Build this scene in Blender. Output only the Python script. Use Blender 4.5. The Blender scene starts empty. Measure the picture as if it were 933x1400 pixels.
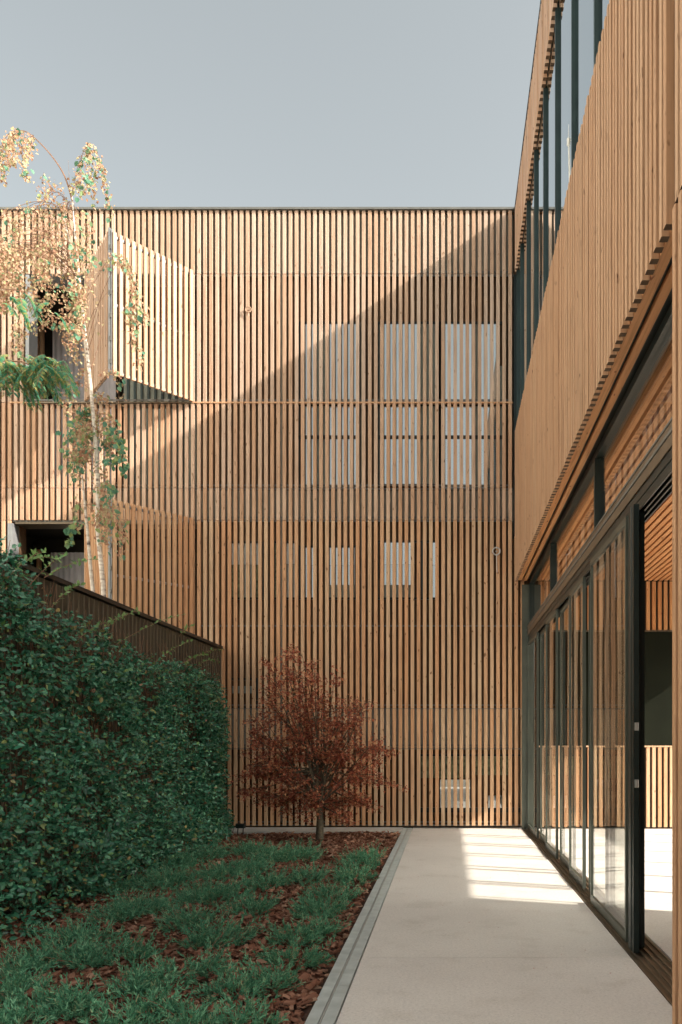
import bpy, bmesh, math, random
import numpy as np
from mathutils import Vector, noise
random.seed(7); rng = np.random.default_rng(11)
SC = bpy.context.scene
COL = SC.collection

# ------------------------------------------------------------------ camera
cam_data = bpy.data.cameras.new('camera'); cam = bpy.data.objects.new('camera', cam_data); COL.objects.link(cam)
cam.location = (0, 0, 1.5); cam.rotation_euler = (math.radians(90), 0, 0)
cam_data.sensor_fit = 'HORIZONTAL'; cam_data.sensor_width = 36; cam_data.lens = 43.2
cam_data.shift_x = -0.156; cam_data.shift_y = 0.3355
cam_data.clip_start = 0.05; cam_data.clip_end = 3000
SC.camera = cam
# ------------------------------------------------------------------ sky, sun, exposure
SUNV = Vector((1.0, -0.35, 0.68)).normalized()
w = bpy.data.worlds.new("World"); SC.world = w; w.use_nodes = True
nt = w.node_tree; bg = nt.nodes['Background']
sky = nt.nodes.new('ShaderNodeTexSky'); sky.sky_type = 'NISHITA'; sky.sun_disc = False
sky.sun_elevation = math.asin(SUNV.z); sky.sun_rotation = math.atan2(SUNV.x, SUNV.y)
sky.air_density = 1.0; sky.dust_density = 5.0; sky.ozone_density = 1.0
hs = nt.nodes.new('ShaderNodeHueSaturation'); hs.inputs['Saturation'].default_value = 0.30
tint = nt.nodes.new('ShaderNodeMix'); tint.data_type = 'RGBA'; tint.blend_type = 'MULTIPLY'
tint.inputs[0].default_value = 1.0; tint.inputs[7].default_value = (0.97, 1.0, 0.93, 1)
nt.links.new(sky.outputs[0], hs.inputs['Color']); nt.links.new(hs.outputs[0], tint.inputs[6])
nt.links.new(tint.outputs[2], bg.inputs[0]); bg.inputs[1].default_value = 0.105
sd = bpy.data.lights.new('sun', 'SUN'); sun = bpy.data.objects.new('sun', sd); COL.objects.link(sun)
sd.energy = 3.55; sd.angle = math.radians(0.7); sd.color = (1.0, 0.90, 0.78)
sun.rotation_euler = (-SUNV).to_track_quat('-Z', 'Y').to_euler(); sun.location = (20, -7, 14)
SC.view_settings.view_transform = 'Standard'; SC.view_settings.look = 'None'
SC.view_settings.gamma = 1.0; SC.view_settings.use_curve_mapping = False
SC.view_settings.exposure = 1.40

# ------------------------------------------------------------------ materials
def newmat(name):
    m = bpy.data.materials.new(name); m.use_nodes = True
    n = m.node_tree.nodes; return m, n, m.node_tree.links, n['Principled BSDF']
def ramp(n, stops):
    r = n.new('ShaderNodeValToRGB'); e = r.color_ramp.elements
    while len(e) < len(stops): e.new(0.5)
    for el, (p, c) in zip(e, stops): el.position = p; el.color = (*c, 1)
    return r
def wood(name, c1, c2, cdark, rough=.62, axis=2):
    m, n, l, p = newmat(name)
    tc = n.new('ShaderNodeTexCoord'); oi = n.new('ShaderNodeObjectInfo')
    mul = n.new('ShaderNodeMath'); mul.operation = 'MULTIPLY'; mul.inputs[1].default_value = 37.0
    l.new(oi.outputs['Random'], mul.inputs[0])
    add = n.new('ShaderNodeVectorMath'); add.operation = 'ADD'
    l.new(tc.outputs['Object'], add.inputs[0]); l.new(mul.outputs[0], add.inputs[1])
    def nz(sc, detail, stretch):
        mp = n.new('ShaderNodeMapping'); s = [sc, sc, sc]; s[axis] = sc*stretch; mp.inputs['Scale'].default_value = s
        l.new(add.outputs[0], mp.inputs[0]); t = n.new('ShaderNodeTexNoise'); t.inputs['Scale'].default_value = 1
        t.inputs['Detail'].default_value = detail; l.new(mp.outputs[0], t.inputs['Vector']); return t
    g = nz(60, 4, .035); b = nz(9, 2, .12); k = nz(26, 1, .35)
    base = ramp(n, [(0.0, c1), (0.5, tuple((a+b_)/2 for a, b_ in zip(c1, c2))), (1.0, c2)])
    mixv = n.new('ShaderNodeMath'); mixv.operation = 'ADD'
    h = n.new('ShaderNodeMath'); h.operation = 'MULTIPLY'; h.inputs[1].default_value = .6
    l.new(b.outputs[0], h.inputs[0])
    h2 = n.new('ShaderNodeMath'); h2.operation = 'MULTIPLY_ADD'; h2.inputs[1].default_value = 1.05; h2.inputs[2].default_value = -.30
    l.new(oi.outputs['Random'], h2.inputs[0]); l.new(h.outputs[0], mixv.inputs[0]); l.new(h2.outputs[0], mixv.inputs[1])
    l.new(mixv.outputs[0], base.inputs[0])
    gr = ramp(n, [(.32, (.66, .62, .58)), (.5, (1, 1, 1)), (.72, (1.10, 1.08, 1.05))]); l.new(g.outputs[0], gr.inputs[0])
    m1 = n.new('ShaderNodeMix'); m1.data_type = 'RGBA'; m1.blend_type = 'MULTIPLY'; m1.inputs[0].default_value = .75
    l.new(base.outputs[0], m1.inputs[6]); l.new(gr.outputs[0], m1.inputs[7])
    kr = ramp(n, [(.70, (0, 0, 0)), (.77, (1, 1, 1))]); l.new(k.outputs[0], kr.inputs[0])
    m2 = n.new('ShaderNodeMix'); m2.data_type = 'RGBA'; l.new(kr.outputs[0], m2.inputs[0])
    l.new(m1.outputs[2], m2.inputs[6]); m2.inputs[7].default_value = (*cdark, 1)
    l.new(m2.outputs[2], p.inputs['Base Color']); p.inputs['Roughness'].default_value = rough
    p.inputs['Specular IOR Level'].default_value = .3
    bp = n.new('ShaderNodeBump'); bp.inputs['Strength'].default_value = .25; bp.inputs['Distance'].default_value = .004
    l.new(g.outputs[0], bp.inputs['Height']); l.new(bp.outputs[0], p.inputs['Normal'])
    return m
def plain(name, col, rough=.5, metal=0.0, var=.12, scale=6, spec=.5):
    m, n, l, p = newmat(name)
    tc = n.new('ShaderNodeTexCoord'); t = n.new('ShaderNodeTexNoise'); t.inputs['Scale'].default_value = scale
    t.inputs['Detail'].default_value = 5; l.new(tc.outputs['Object'], t.inputs['Vector'])
    lo = tuple(c*(1-var) for c in col); hi = tuple(min(1, c*(1+var)) for c in col)
    r = ramp(n, [(.3, lo), (.7, hi)]); l.new(t.outputs[0], r.inputs[0]); l.new(r.outputs[0], p.inputs['Base Color'])
    rr = n.new('ShaderNodeMapRange'); rr.inputs[3].default_value = rough*.85; rr.inputs[4].default_value = min(1, rough*1.15)
    l.new(t.outputs[0], rr.inputs[0]); l.new(rr.outputs[0], p.inputs['Roughness'])
    p.inputs['Metallic'].default_value = metal; p.inputs['Specular IOR Level'].default_value = spec
    return m
def glass(name, tintc=(.93, .95, .93), ior=1.5, refl=(1, 1, 1), base=0.0):
    m = bpy.data.materials.new(name); m.use_nodes = True; n = m.node_tree.nodes; l = m.node_tree.links
    n.clear(); out = n.new('ShaderNodeOutputMaterial'); mx = n.new('ShaderNodeMixShader')
    tr = n.new('ShaderNodeBsdfTransparent'); tr.inputs[0].default_value = (*tintc, 1)
    gl = n.new('ShaderNodeBsdfGlossy'); gl.inputs['Color'].default_value = (*refl, 1); gl.inputs['Roughness'].default_value = .004
    fr = n.new('ShaderNodeFresnel'); fr.inputs['IOR'].default_value = ior
    geo = n.new('ShaderNodeNewGeometry'); tc = n.new('ShaderNodeTexCoord'); t = n.new('ShaderNodeTexNoise')
    t.inputs['Scale'].default_value = 1.1; t.inputs['Detail'].default_value = 1; l.new(tc.outputs['Object'], t.inputs['Vector'])
    bp = n.new('ShaderNodeBump'); bp.inputs['Strength'].default_value = .05; bp.inputs['Distance'].default_value = .02
    l.new(t.outputs[0], bp.inputs['Height']); l.new(bp.outputs[0], gl.inputs['Normal'])
    ma = n.new('ShaderNodeMath'); ma.operation = 'MULTIPLY_ADD'; ma.inputs[1].default_value = 1-base; ma.inputs[2].default_value = base
    inv = n.new('ShaderNodeMath'); inv.operation = 'SUBTRACT'; inv.inputs[0].default_value = 1.0; l.new(geo.outputs['Backfacing'], inv.inputs[1])
    mm = n.new('ShaderNodeMath'); mm.operation = 'MULTIPLY'; l.new(fr.outputs[0], ma.inputs[0]); l.new(ma.outputs[0], mm.inputs[0]); l.new(inv.outputs[0], mm.inputs[1])
    l.new(mm.outputs[0], mx.inputs[0]); l.new(tr.outputs[0], mx.inputs[1]); l.new(gl.outputs[0], mx.inputs[2])
    l.new(mx.outputs[0], out.inputs[0]); return m
def leafmat(name, stops, rough=.45, transl=.3, spec=.4):
    m, n, l, p = newmat(name); g = n.new('ShaderNodeNewGeometry')
    r = ramp(n, stops); l.new(g.outputs['Random Per Island'], r.inputs[0]); l.new(r.outputs[0], p.inputs['Base Color'])
    p.inputs['Roughness'].default_value = rough; p.inputs['Specular IOR Level'].default_value = spec
    t = n.new('ShaderNodeBsdfTranslucent'); l.new(r.outputs[0], t.inputs[0])
    mx = n.new('ShaderNodeMixShader'); mx.inputs[0].default_value = transl
    out = n['Material Output']; l.new(p.outputs[0], mx.inputs[1]); l.new(t.outputs[0], mx.inputs[2]); l.new(mx.outputs[0], out.inputs[0])
    return m

M_SLAT = wood('larch_slat', (.62, .43, .28), (.60, .325, .175), (.22, .115, .06))
M_SLATU = wood('weathered_larch_slat', (.56, .425, .335), (.48, .315, .215), (.26, .16, .10))
M_SLATM = wood('half_weathered_larch_slat', (.59, .42, .31), (.52, .31, .19), (.24, .14, .08))
M_RSLAT = wood('larch_cladding', (.50, .315, .195), (.46, .265, .15), (.17, .085, .04))
M_WARM = wood('bounce_warmed_larch', (.56, .25, .10), (.60, .30, .13), (.25, .09, .035), axis=1)  # same wood as the slats, with warm bounced light put into the colour
M_WARMV = wood('bounce_warmed_larch_upright', (.58, .27, .11), (.62, .33, .15), (.25, .09, .035))  # upright version, bounce warmth painted in likewise
M_BACK = plain('brown_backing', (.13, .075, .038), .85)
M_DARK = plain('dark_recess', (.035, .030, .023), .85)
M_SPAN = plain('grey_brown_sheathing', (.25, .225, .18), .8)
M_RWALL = plain('brown_membrane', (.17, .095, .045), .85)
M_FRAME = plain('dark_green_metal', (.018, .028, .026), .38, .3)
M_TEAL = plain('teal_grey_metal', (.026, .046, .045), .4, .3)
M_BRONZE = plain('bronze_metal', (.17, .135, .095), .42, .55)
M_GREY = plain('grey_metal', (.28, .29, .30), .45, .4)
M_CAP = plain('zinc_capping', (.16, .16, .15), .5, .3)
M_BLIND = plain('white_blind', (.80, .83, .83), .8, 0, .04)
M_GPANE = plain('grey_window_fill', (.42, .45, .43), .7, 0, .06)  # lower windows: the reflected building is put into this flat grey
M_OLIVE = plain('olive_window_fill', (.20, .22, .13), .8, 0, .6, 14)  # lower windows: reflected greenery painted as olive; also the olive wall strips
M_CURT = plain('lilac_curtain', (.62, .59, .62), .8, 0, .05)
M_PGREEN = plain('pale_green_panel', (.30, .33, .28), .5, 0, .1)
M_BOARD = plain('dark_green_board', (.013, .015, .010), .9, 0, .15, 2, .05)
M_DOORF = plain('grey_green_metal', (.085, .095, .078), .4, .3)
M_GLASS = glass('clear_glass', (.97, .98, .97), 1.65)
M_MIRR = glass('sky_reflecting_glass', (.5, .55, .55), 1.6, (.93, .97, .98), .62)
M_WINGL = glass('coated_window_glass', (.80, .84, .84), 1.6, (.92, .98, 1.0), .40)
M_SILVER = plain('brushed_steel', (.55, .55, .53), .35, .7)
M_BLACK = plain('black_plastic', (.012, .013, .013), .45)
M_WHITE = plain('white_paint', (.78, .77, .72), .5, 0, .05)
M_GARDW = wood('dark_stained_board', (.055, .042, .028), (.075, .058, .038), (.02, .015, .01))
M_ENDSHADE = plain('shaded_slat_end', (.10, .058, .032), .9, 0, .3, 30)  # shade on the cladding slat ends put into a darker colour
M_FRESH = wood('fresh_larch_slat', (.62, .39, .235), (.58, .31, .165), (.24, .11, .05))
M_STRIP = plain('pale_batten', (.15, .12, .085), .7)

def path_mat():
    m, n, l, p = newmat('washed_concrete'); tc = n.new('ShaderNodeTexCoord')
    t = n.new('ShaderNodeTexNoise'); t.inputs['Scale'].default_value = .8; t.inputs['Detail'].default_value = 6; l.new(tc.outputs['Object'], t.inputs['Vector'])
    v = n.new('ShaderNodeTexVoronoi'); v.inputs['Scale'].default_value = 150; l.new(tc.outputs['Object'], v.inputs['Vector'])
    f = n.new('ShaderNodeTexNoise'); f.inputs['Scale'].default_value = 55; f.inputs['Detail'].default_value = 3; l.new(tc.outputs['Object'], f.inputs['Vector'])
    r1 = ramp(n, [(.3, (.60, .565, .535)), (.7, (.68, .645, .61))]); l.new(t.outputs[0], r1.inputs[0])
    r2 = ramp(n, [(.0, (.80, .79, .78)), (.25, (1, 1, 1)), (.85, (1.06, 1.06, 1.05))]); l.new(v.outputs['Color'], r2.inputs[0])
    r3 = ramp(n, [(.3, (.90, .90, .90)), (.7, (1.05, 1.05, 1.05))]); l.new(f.outputs[0], r3.inputs[0])
    a = n.new('ShaderNodeMix'); a.data_type = 'RGBA'; a.blend_type = 'MULTIPLY'; a.inputs[0].default_value = 1
    b = n.new('ShaderNodeMix'); b.data_type = 'RGBA'; b.blend_type = 'MULTIPLY'; b.inputs[0].default_value = 1
    l.new(r1.outputs[0], a.inputs[6]); l.new(r2.outputs[0], a.inputs[7]); l.new(a.outputs[2], b.inputs[6]); l.new(r3.outputs[0], b.inputs[7])
    st = n.new('ShaderNodeTexNoise'); st.inputs['Scale'].default_value = 2.6; st.inputs['Detail'].default_value = 7; st.inputs['Roughness'].default_value = .65; l.new(tc.outputs['Object'], st.inputs['Vector'])
    r4 = ramp(n, [(.30, (.86, .845, .82)), (.46, (1, 1, 1)), (.72, (1.03, 1.03, 1.03))]); l.new(st.outputs[0], r4.inputs[0])
    c = n.new('ShaderNodeMix'); c.data_type = 'RGBA'; c.blend_type = 'MULTIPLY'; c.inputs[0].default_value = .8; l.new(b.outputs[2], c.inputs[6]); l.new(r4.outputs[0], c.inputs[7])
    l.new(c.outputs[2], p.inputs['Base Color']); p.inputs['Roughness'].default_value = .8
    bp = n.new('ShaderNodeBump'); bp.inputs['Strength'].default_value = .15; bp.inputs['Distance'].default_value = .002
    l.new(f.outputs[0], bp.inputs['Height']); l.new(bp.outputs[0], p.inputs['Normal'])
    return m
M_PATH = path_mat()
M_BOUNCE = plain('brown_bounce_paving', (.17, .15, .12), .8, 0, .12, 3)  # colour of the added paving, sets how much sun it bounces
M_DRAIN = plain('grey_drain_concrete', (.42, .46, .45), .7, 0, .15, 9)
M_KERB = plain('pale_kerb_concrete', (.48, .47, .44), .8, 0, .1, 12)
M_SOIL = plain('dark_soil', (.075, .036, .022), .95, 0, .4, 20)
M_GROUND = plain('dry_ground', (.24, .21, .15), .95, 0, .3, .6)
M_CHIP = leafmat('bark_chip', [(0, (.12, .052, .034)), (.35, (.22, .10, .065)), (.75, (.31, .15, .10)), (1, (.42, .26, .18))], .85, 0.0, .1)
M_IVY = leafmat('glossy_hedge_leaf', [(0, (.012, .075, .038)), (.4, (.034, .165, .088)), (.75, (.07, .26, .15)), (.88, (.14, .36, .22)), (.95, (.16, .30, .09)), (.985, (.30, .25, .09)), (1, (.28, .12, .07))], .33, .12, .6)
M_IVYN = leafmat('young_hedge_leaf', [(0, (.12, .27, .09)), (1, (.24, .36, .12))], .4, .3)
M_JUN = leafmat('juniper_needle', [(0, (.06, .20, .11)), (.6, (.13, .35, .20)), (.9, (.26, .50, .30)), (1, (.34, .32, .17))], .55, .15, .3)
M_JTWIG = plain('juniper_twig', (.20, .12, .07), .8)
M_MAPLE = leafmat('russet_maple_leaf', [(0, (.19, .058, .040)), (.4, (.33, .095, .058)), (.75, (.50, .155, .082)), (.95, (.60, .29, .14)), (1, (.24, .19, .10))], .55, .3, .3)
M_BARK = plain('mossy_grey_bark', (.10, .08, .052), .9, 0, .4, 25)
M_BLEAF = leafmat('autumn_birch_leaf', [(0, (.38, .20, .13)), (.3, (.48, .29, .19)), (.6, (.53, .38, .25)), (.85, (.50, .43, .26)), (1, (.38, .42, .20))], .6, .35, .2)
M_BGREEN = leafmat('green_birch_leaf', [(0, (.09, .24, .16)), (.6, (.16, .34, .22)), (1, (.35, .42, .16))], .5, .35, .3)
M_FERN = leafmat('drooping_pinnate_leaf', [(0, (.06, .24, .15)), (.45, (.10, .32, .18)), (.7, (.24, .31, .10)), (1, (.42, .32, .12))], .5, .35, .3)
M_TWIG = plain('brown_twig', (.24, .13, .08), .8)
def birch_mat():
    m, n, l, p = newmat('white_birch_bark'); tc = n.new('ShaderNodeTexCoord')
    mp = n.new('ShaderNodeMapping'); mp.inputs['Scale'].default_value = (6, 6, 26); l.new(tc.outputs['Object'], mp.inputs[0])
    t = n.new('ShaderNodeTexNoise'); t.inputs['Scale'].default_value = 1; t.inputs['Detail'].default_value = 5; l.new(mp.outputs[0], t.inputs['Vector'])
    r = ramp(n, [(.30, (.14, .10, .08)), (.42, (.60, .50, .42)), (.6, (.78, .71, .62))]); l.new(t.outputs[0], r.inputs[0])
    l.new(r.outputs[0], p.inputs['Base Color']); p.inputs['Roughness'].default_value = .7; return m
M_BIRCH = birch_mat()

# ------------------------------------------------------------------ helpers
def link(o, parent=None):
    COL.objects.link(o)
    if parent: o.parent = parent
    return o
def tag(o, label=None, cat=None, group=None, kind=None):
    if label: o['label'] = label
    if cat: o['category'] = cat
    if group: o['group'] = group
    if kind: o['kind'] = kind
    return o
def empty(name, loc=(0, 0, 0), parent=None):
    o = bpy.data.objects.new(name, None); o.location = loc; o.empty_display_size = .2; return link(o, parent)
class MB:
    def __init__(s): s.v = []; s.f = []
    def box(s, x0, x1, y0, y1, z0, z1, b=0):
        if b <= 0:
            i = len(s.v)
            s.v += [(x0, y0, z0), (x1, y0, z0), (x1, y1, z0), (x0, y1, z0), (x0, y0, z1), (x1, y0, z1), (x1, y1, z1), (x0, y1, z1)]
            s.f += [tuple(i+k for k in q) for q in ((0, 3, 2, 1), (4, 5, 6, 7), (0, 1, 5, 4), (1, 2, 6, 5), (2, 3, 7, 6), (3, 0, 4, 7))]
        else:   # vertical edges chamfered
            i = len(s.v); pr = [(x0+b, y0), (x1-b, y0), (x1, y0+b), (x1, y1-b), (x1-b, y1), (x0+b, y1), (x0, y1-b), (x0, y0+b)]
            s.v += [(x, y, z0) for x, y in pr] + [(x, y, z1) for x, y in pr]
            s.f += [tuple(i+k for k in reversed(range(8))), tuple(i+8+k for k in range(8))]
            s.f += [(i+k, i+(k+1) % 8, i+8+(k+1) % 8, i+8+k) for k in range(8)]
        return s
    def tube(s, pts, rad, n=8, cap=True):
        pts = [Vector(p) for p in pts]; i0 = len(s.v); up = Vector((.13, .21, 1)).normalized()
        for j, p in enumerate(pts):
            d = (pts[min(j+1, len(pts)-1)]-pts[max(j-1, 0)]).normalized()
            a = d.cross(up)
            if a.length < .05: a = d.cross(Vector((1, 0, 0)))
            a.normalize(); b = d.cross(a).normalized(); r = rad[j] if hasattr(rad, '__len__') else rad
            for k in range(n):
                t = 2*math.pi*k/n; s.v.append(tuple(p+a*(math.cos(t)*r)+b*(math.sin(t)*r)))
        for j in range(len(pts)-1):
            for k in range(n):
                s.f.append((i0+j*n+k, i0+j*n+(k+1) % n, i0+(j+1)*n+(k+1) % n, i0+(j+1)*n+k))
        if cap:
            s.f.append(tuple(i0+k for k in reversed(range(n)))); s.f.append(tuple(i0+(len(pts)-1)*n+k for k in range(n)))
        return s
    def mesh(s, name, mat, smooth=False):
        me = bpy.data.meshes.new(name); me.from_pydata(s.v, [], s.f); me.materials.append(mat)
        if smooth:
            for p in me.polygons: p.use_smooth = True
        me.update(); return me
    def build(s, name, mat, parent=None, smooth=False, loc=(0, 0, 0)):
        o = bpy.data.objects.new(name, s.mesh(name, mat, smooth)); o.location = loc; return link(o, parent)
def inst(name, me, parent, loc, rz=0.0, rx=0.0, ry=0.0):
    o = bpy.data.objects.new(name, me); o.location = loc; o.rotation_euler = (rx, ry, rz); return link(o, parent)
def npmesh(name, V, F, mat):
    me = bpy.data.meshes.new(name); V = np.asarray(V, np.float32); F = np.asarray(F, np.int32)
    me.vertices.add(len(V)); me.vertices.foreach_set('co', V.ravel())
    k = F.shape[1]; me.loops.add(F.size); me.loops.foreach_set('vertex_index', F.ravel())
    me.polygons.add(len(F)); me.polygons.foreach_set('loop_start', np.arange(0, F.size, k, dtype=np.int32))
    try: me.polygons.foreach_set('loop_total', np.full(len(F), k, np.int32))
    except Exception: pass
    me.materials.append(mat); me.update(calc_edges=True); me.validate(); return me
def nrm(a): return a/np.maximum(np.linalg.norm(a, axis=1, keepdims=True), 1e-6)
LEAF4 = (np.array([(0, 0, 0), (1, 0, 0), (.42, .5, .16), (.42, -.5, .16)]), np.array([(0, 3, 1), (0, 1, 2)]))
LEAF6 = (np.array([(0, 0, 0), (.28, .40, .12), (.66, .38, .10), (1, 0, -.06), (.66, -.38, .10), (.28, -.40, .12), (.5, 0, 0)]),
         np.array([(0, 6, 1), (1, 6, 2), (2, 6, 3), (3, 6, 4), (4, 6, 5), (5, 6, 0)]))
STAR = (np.array([(0, 0, 0), (.35, .5, .05), (.45, .17, 0), (1, 0, .0), (.45, -.17, 0), (.35, -.5, .05)]),
        np.array([(0, 2, 1), (0, 3, 2), (0, 4, 3), (0, 5, 4)]))
def leaves(name, P, D, N, L, Wd, mat, parent, tmpl=LEAF4, kind='stuff'):
    P = np.asarray(P, float); D = nrm(np.asarray(D, float)); N = np.asarray(N, float)
    S = nrm(np.cross(N, D)); N = np.cross(D, S); L = np.broadcast_to(L, len(P)); Wd = np.broadcast_to(Wd, len(P))
    tv, tf = tmpl
    V = P[:, None, :] + D[:, None, :]*(tv[None, :, 0:1]*L[:, None, None]) + S[:, None, :]*(tv[None, :, 1:2]*Wd[:, None, None]) + N[:, None, :]*(tv[None, :, 2:3]*Wd[:, None, None])
    F = tf[None] + (np.arange(len(P))*len(tv))[:, None, None]
    me = npmesh(name, V.reshape(-1, 3), F.reshape(-1, 3), mat)
    o = bpy.data.objects.new(name, me); link(o, parent)
    if kind: o['kind'] = kind
    return o
def px(x, y, Y):                       # photo pixel at depth Y -> point (used while surveying positions only)
    return Vector(((x-612)*Y/1120, Y, 1.5+(1013-y)*Y/1120))
def gz(y, h=0.0): return 1120*(1.5-h)/(y-1013)

D = 14.0; P = .1045
Z = lambda y: 1.5+(1013-y)/80.0
Xf = lambda x: (x-612)/80.0

# ------------------------------------------------------------------ setting: ground, terrace, planting bed
g = MB().box(-900, 900, -900, 900, -.6, -.13).build('ground', M_GROUND); tag(g, kind='structure')
pth = empty('path'); tag(pth, kind='structure')
MB().box(-30, 30, -26, 1.596, -.125, -.001).build('added_bounce_paving', M_BOUNCE, pth)  # unseen paving added behind the camera to bounce sunlight
for a, b in ( (1.603, 5.6585), (5.6615, 9.9), (9.903, D+.3)):
    MB().box(-.592, 1.268, a, b, -.12, 0).build('slab', M_PATH, pth)
bed = MB(); nx, ny = 40, 110
for j in range(ny+1):
    for i in range(nx+1):
        x = -4.0+(3.255)*i/nx; y = 1.6+11.7*j/ny
        bed.v.append((x, y, -.035+.05*noise.noise((x*1.1, y*1.1, 3))+.02*noise.noise((x*5, y*5, 1))))
for j in range(ny):
    for i in range(nx): a = j*(nx+1)+i; bed.f.append((a, a+1, a+nx+2, a+nx+1))
bd = bed.build('planting_bed', M_SOIL, smooth=True); tag(bd, kind='structure')
kb = empty('edging_kerb'); tag(kb, kind='structure')
for a, b in ((-4.1, -2.7), (-2.696, -1.6), (-1.596, -.756)):
    MB().box(a, b, 13.33, D-.01, -.12, .022).build('kerb_stone', M_KERB, kb)
dr = empty('drain_channel', (-.675, 9, 0)); tag(dr, 'long grey linear drain channel with centre slot between bark bed and pale path', 'drain')
for a, b in ((1.62, 4.967), (4.973, 8.747), (8.753, 12.4), (12.406, D-.02)):
    m_ = MB().box(-.752, -.684, a, b, -.1, .012).box(-.668, -.598, a, b, -.1, .012).box(-.684, -.668, a, b, -.1, -.006)
    o = m_.build('channel_segment', M_DRAIN, None); o.parent = dr; o.location = (.675, -9, 0)
    o2 = MB().box(-.679, -.673, a, b, -.004, .010).build('slot_lip', M_KERB, o)

# ------------------------------------------------------------------ slatted back building
bld = empty('slatted_building', (0, D, 0)); tag(bld, 'three storey building front clad in upright tan timber slats closing the courtyard', 'building')
def bpart(mb, name, mat, parent=bld, smooth=False):
    o = mb.build(name, mat, None, smooth); o.parent = parent
    if parent is bld: o.location = (0, -D, 0)
    return o
zT, zA, zB, zC, zD_, zE, zF, zG = Z(287), Z(374), Z(550), Z(667), Z(711), Z(969), Z(1024), .045
LX0, LX1 = Xf(36), Xf(268.5)             # loggia opening
WY0, WY1 = D+.20, D+.42                # wall behind the slats
wall = MB()
wall.box(LX1+.02, 1.5, WY0, WY1, 0, zT)
wall.box(-14, LX0-.22, WY0, WY1, 0, zT)
wall.box(LX0-.22, LX1+.02, WY0, WY1, zA+.03, zT)
wall.box(LX0-.22, LX1+.02, WY0, WY1, zD_+.03, zC-.05)
wall.box(LX0-.22, LX1+.02, WY0, WY1, 0, 2.85)
bpart(wall, 'back_wall', M_BACK)
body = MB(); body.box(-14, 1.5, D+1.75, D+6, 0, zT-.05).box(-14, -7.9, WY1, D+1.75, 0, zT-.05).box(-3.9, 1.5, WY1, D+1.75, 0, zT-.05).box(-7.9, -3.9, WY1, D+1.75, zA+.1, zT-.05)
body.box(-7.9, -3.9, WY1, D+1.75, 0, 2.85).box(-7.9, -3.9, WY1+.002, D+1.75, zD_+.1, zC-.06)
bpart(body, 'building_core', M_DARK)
bpart(MB().box(-14, 1.148, D-.03, D+6.02, zT+.004, zT+.04), 'roof_capping', M_CAP)
bpart(MB().box(-14, 1.146, D+.045, D+.12, zT-.02, zT+.002), 'eaves_rail', M_BACK)
# spandrel sheathing close behind the slats (segments seen as panels)
for z0, z1, xs in ((zA+.03, zT-.025, (-9, LX0, -5.8, LX1, -2.9, -1.45, 0, 1.14)), (zD_+.02, zC-.02, (-9, LX0, -5.8, LX1, -2.9, -1.45, 0, 1.14)), (zF+.02, zE-.01, (-4.4, -2.9, -1.45, 0, 1.14))):
    for a, b in zip(xs[:-1], xs[1:]):
        bpart(MB().box(a+.004, b-.004, D+.075, D+.10, z0, z1), 'spandrel_panel', M_SPAN)
# thin rails at panel joints, upright posts
for z, a, b in ((zA, -9, 1.14), (zC, -9, 1.14), (zD_, -9, 1.14), (Z(855), LX1, 1.3), (zE, -4.2, 1.3), (zF, -4.2, 1.3), (zB, LX1, 1.14), (.05, -4.2, 1.3)):
    bpart(MB().box(a, b, D+.047, D+.066, z-.012, z+.012), 'joint_rail', M_CAP)
bpart(MB().box(LX0-.3, 1.12, D-.009, D+.052, zB-.011, zB+.011), 'ledge_rail', M_SLAT)
bpart(MB().box(LX0, LX1, D+.06, D+.11, zB-.06, zB-.014), 'balustrade_rail', M_CAP)
for x in (-3.94, -2.86, -1.46, -.06):
    bpart(MB().box(x-.025, x+.025, D+.05, D+.073, .1, zT-.03), 'upright_post', M_SPAN)
# slats
SW, SD = .060, .046
def slat_mesh(w_, d_, h_, mat, b=.003): return MB().box(-w_/2, w_/2, 0, d_, 0, h_, b).mesh('slat', mat)
def screen(name, z0, z1, test, mat=M_SLAT, xmax=1.13):
    rail = bpart(MB().box(-8.6, 1.05, D+.0475, D+.0535, z0+.05, z0+.075), 'slat_screen', M_CAP)
    if name: rail['label'] = name
    me = slat_mesh(SW, SD, z1-z0-.009, mat)
    k = 0; x = 1.075+ (.2 if xmax > 1.2 else 0)
    x = 1.075 + 2*P if xmax > 1.2 else 1.075
    while x > -8.4:
        if test(x):
            o = inst('slat', me, rail, (x+random.uniform(-.0015, .0015), D+random.uniform(-.002, .002), z0+.0045), ry=random.uniform(-.0006, .0006))
        x -= P
    return rail
allx = lambda x: True
screen('top band of sunlit slats under the roof', zA, zT, allx, M_SLATU)
screen(None, zB, zA, lambda x: x > -4.37 or x < LX0, M_SLATU)
screen(None, zC, zB, allx, M_SLATM)
screen(None, zD_, zC, allx, M_SLATM)
screen(None, zE, zD_, lambda x: x > -4.37 or x < Xf(18), xmax=1.3)
screen(None, zF, zE, lambda x: x > -4.25, xmax=1.3)
screen(None, zG, zF, lambda x: x > -4.25, xmax=1.3)
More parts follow.
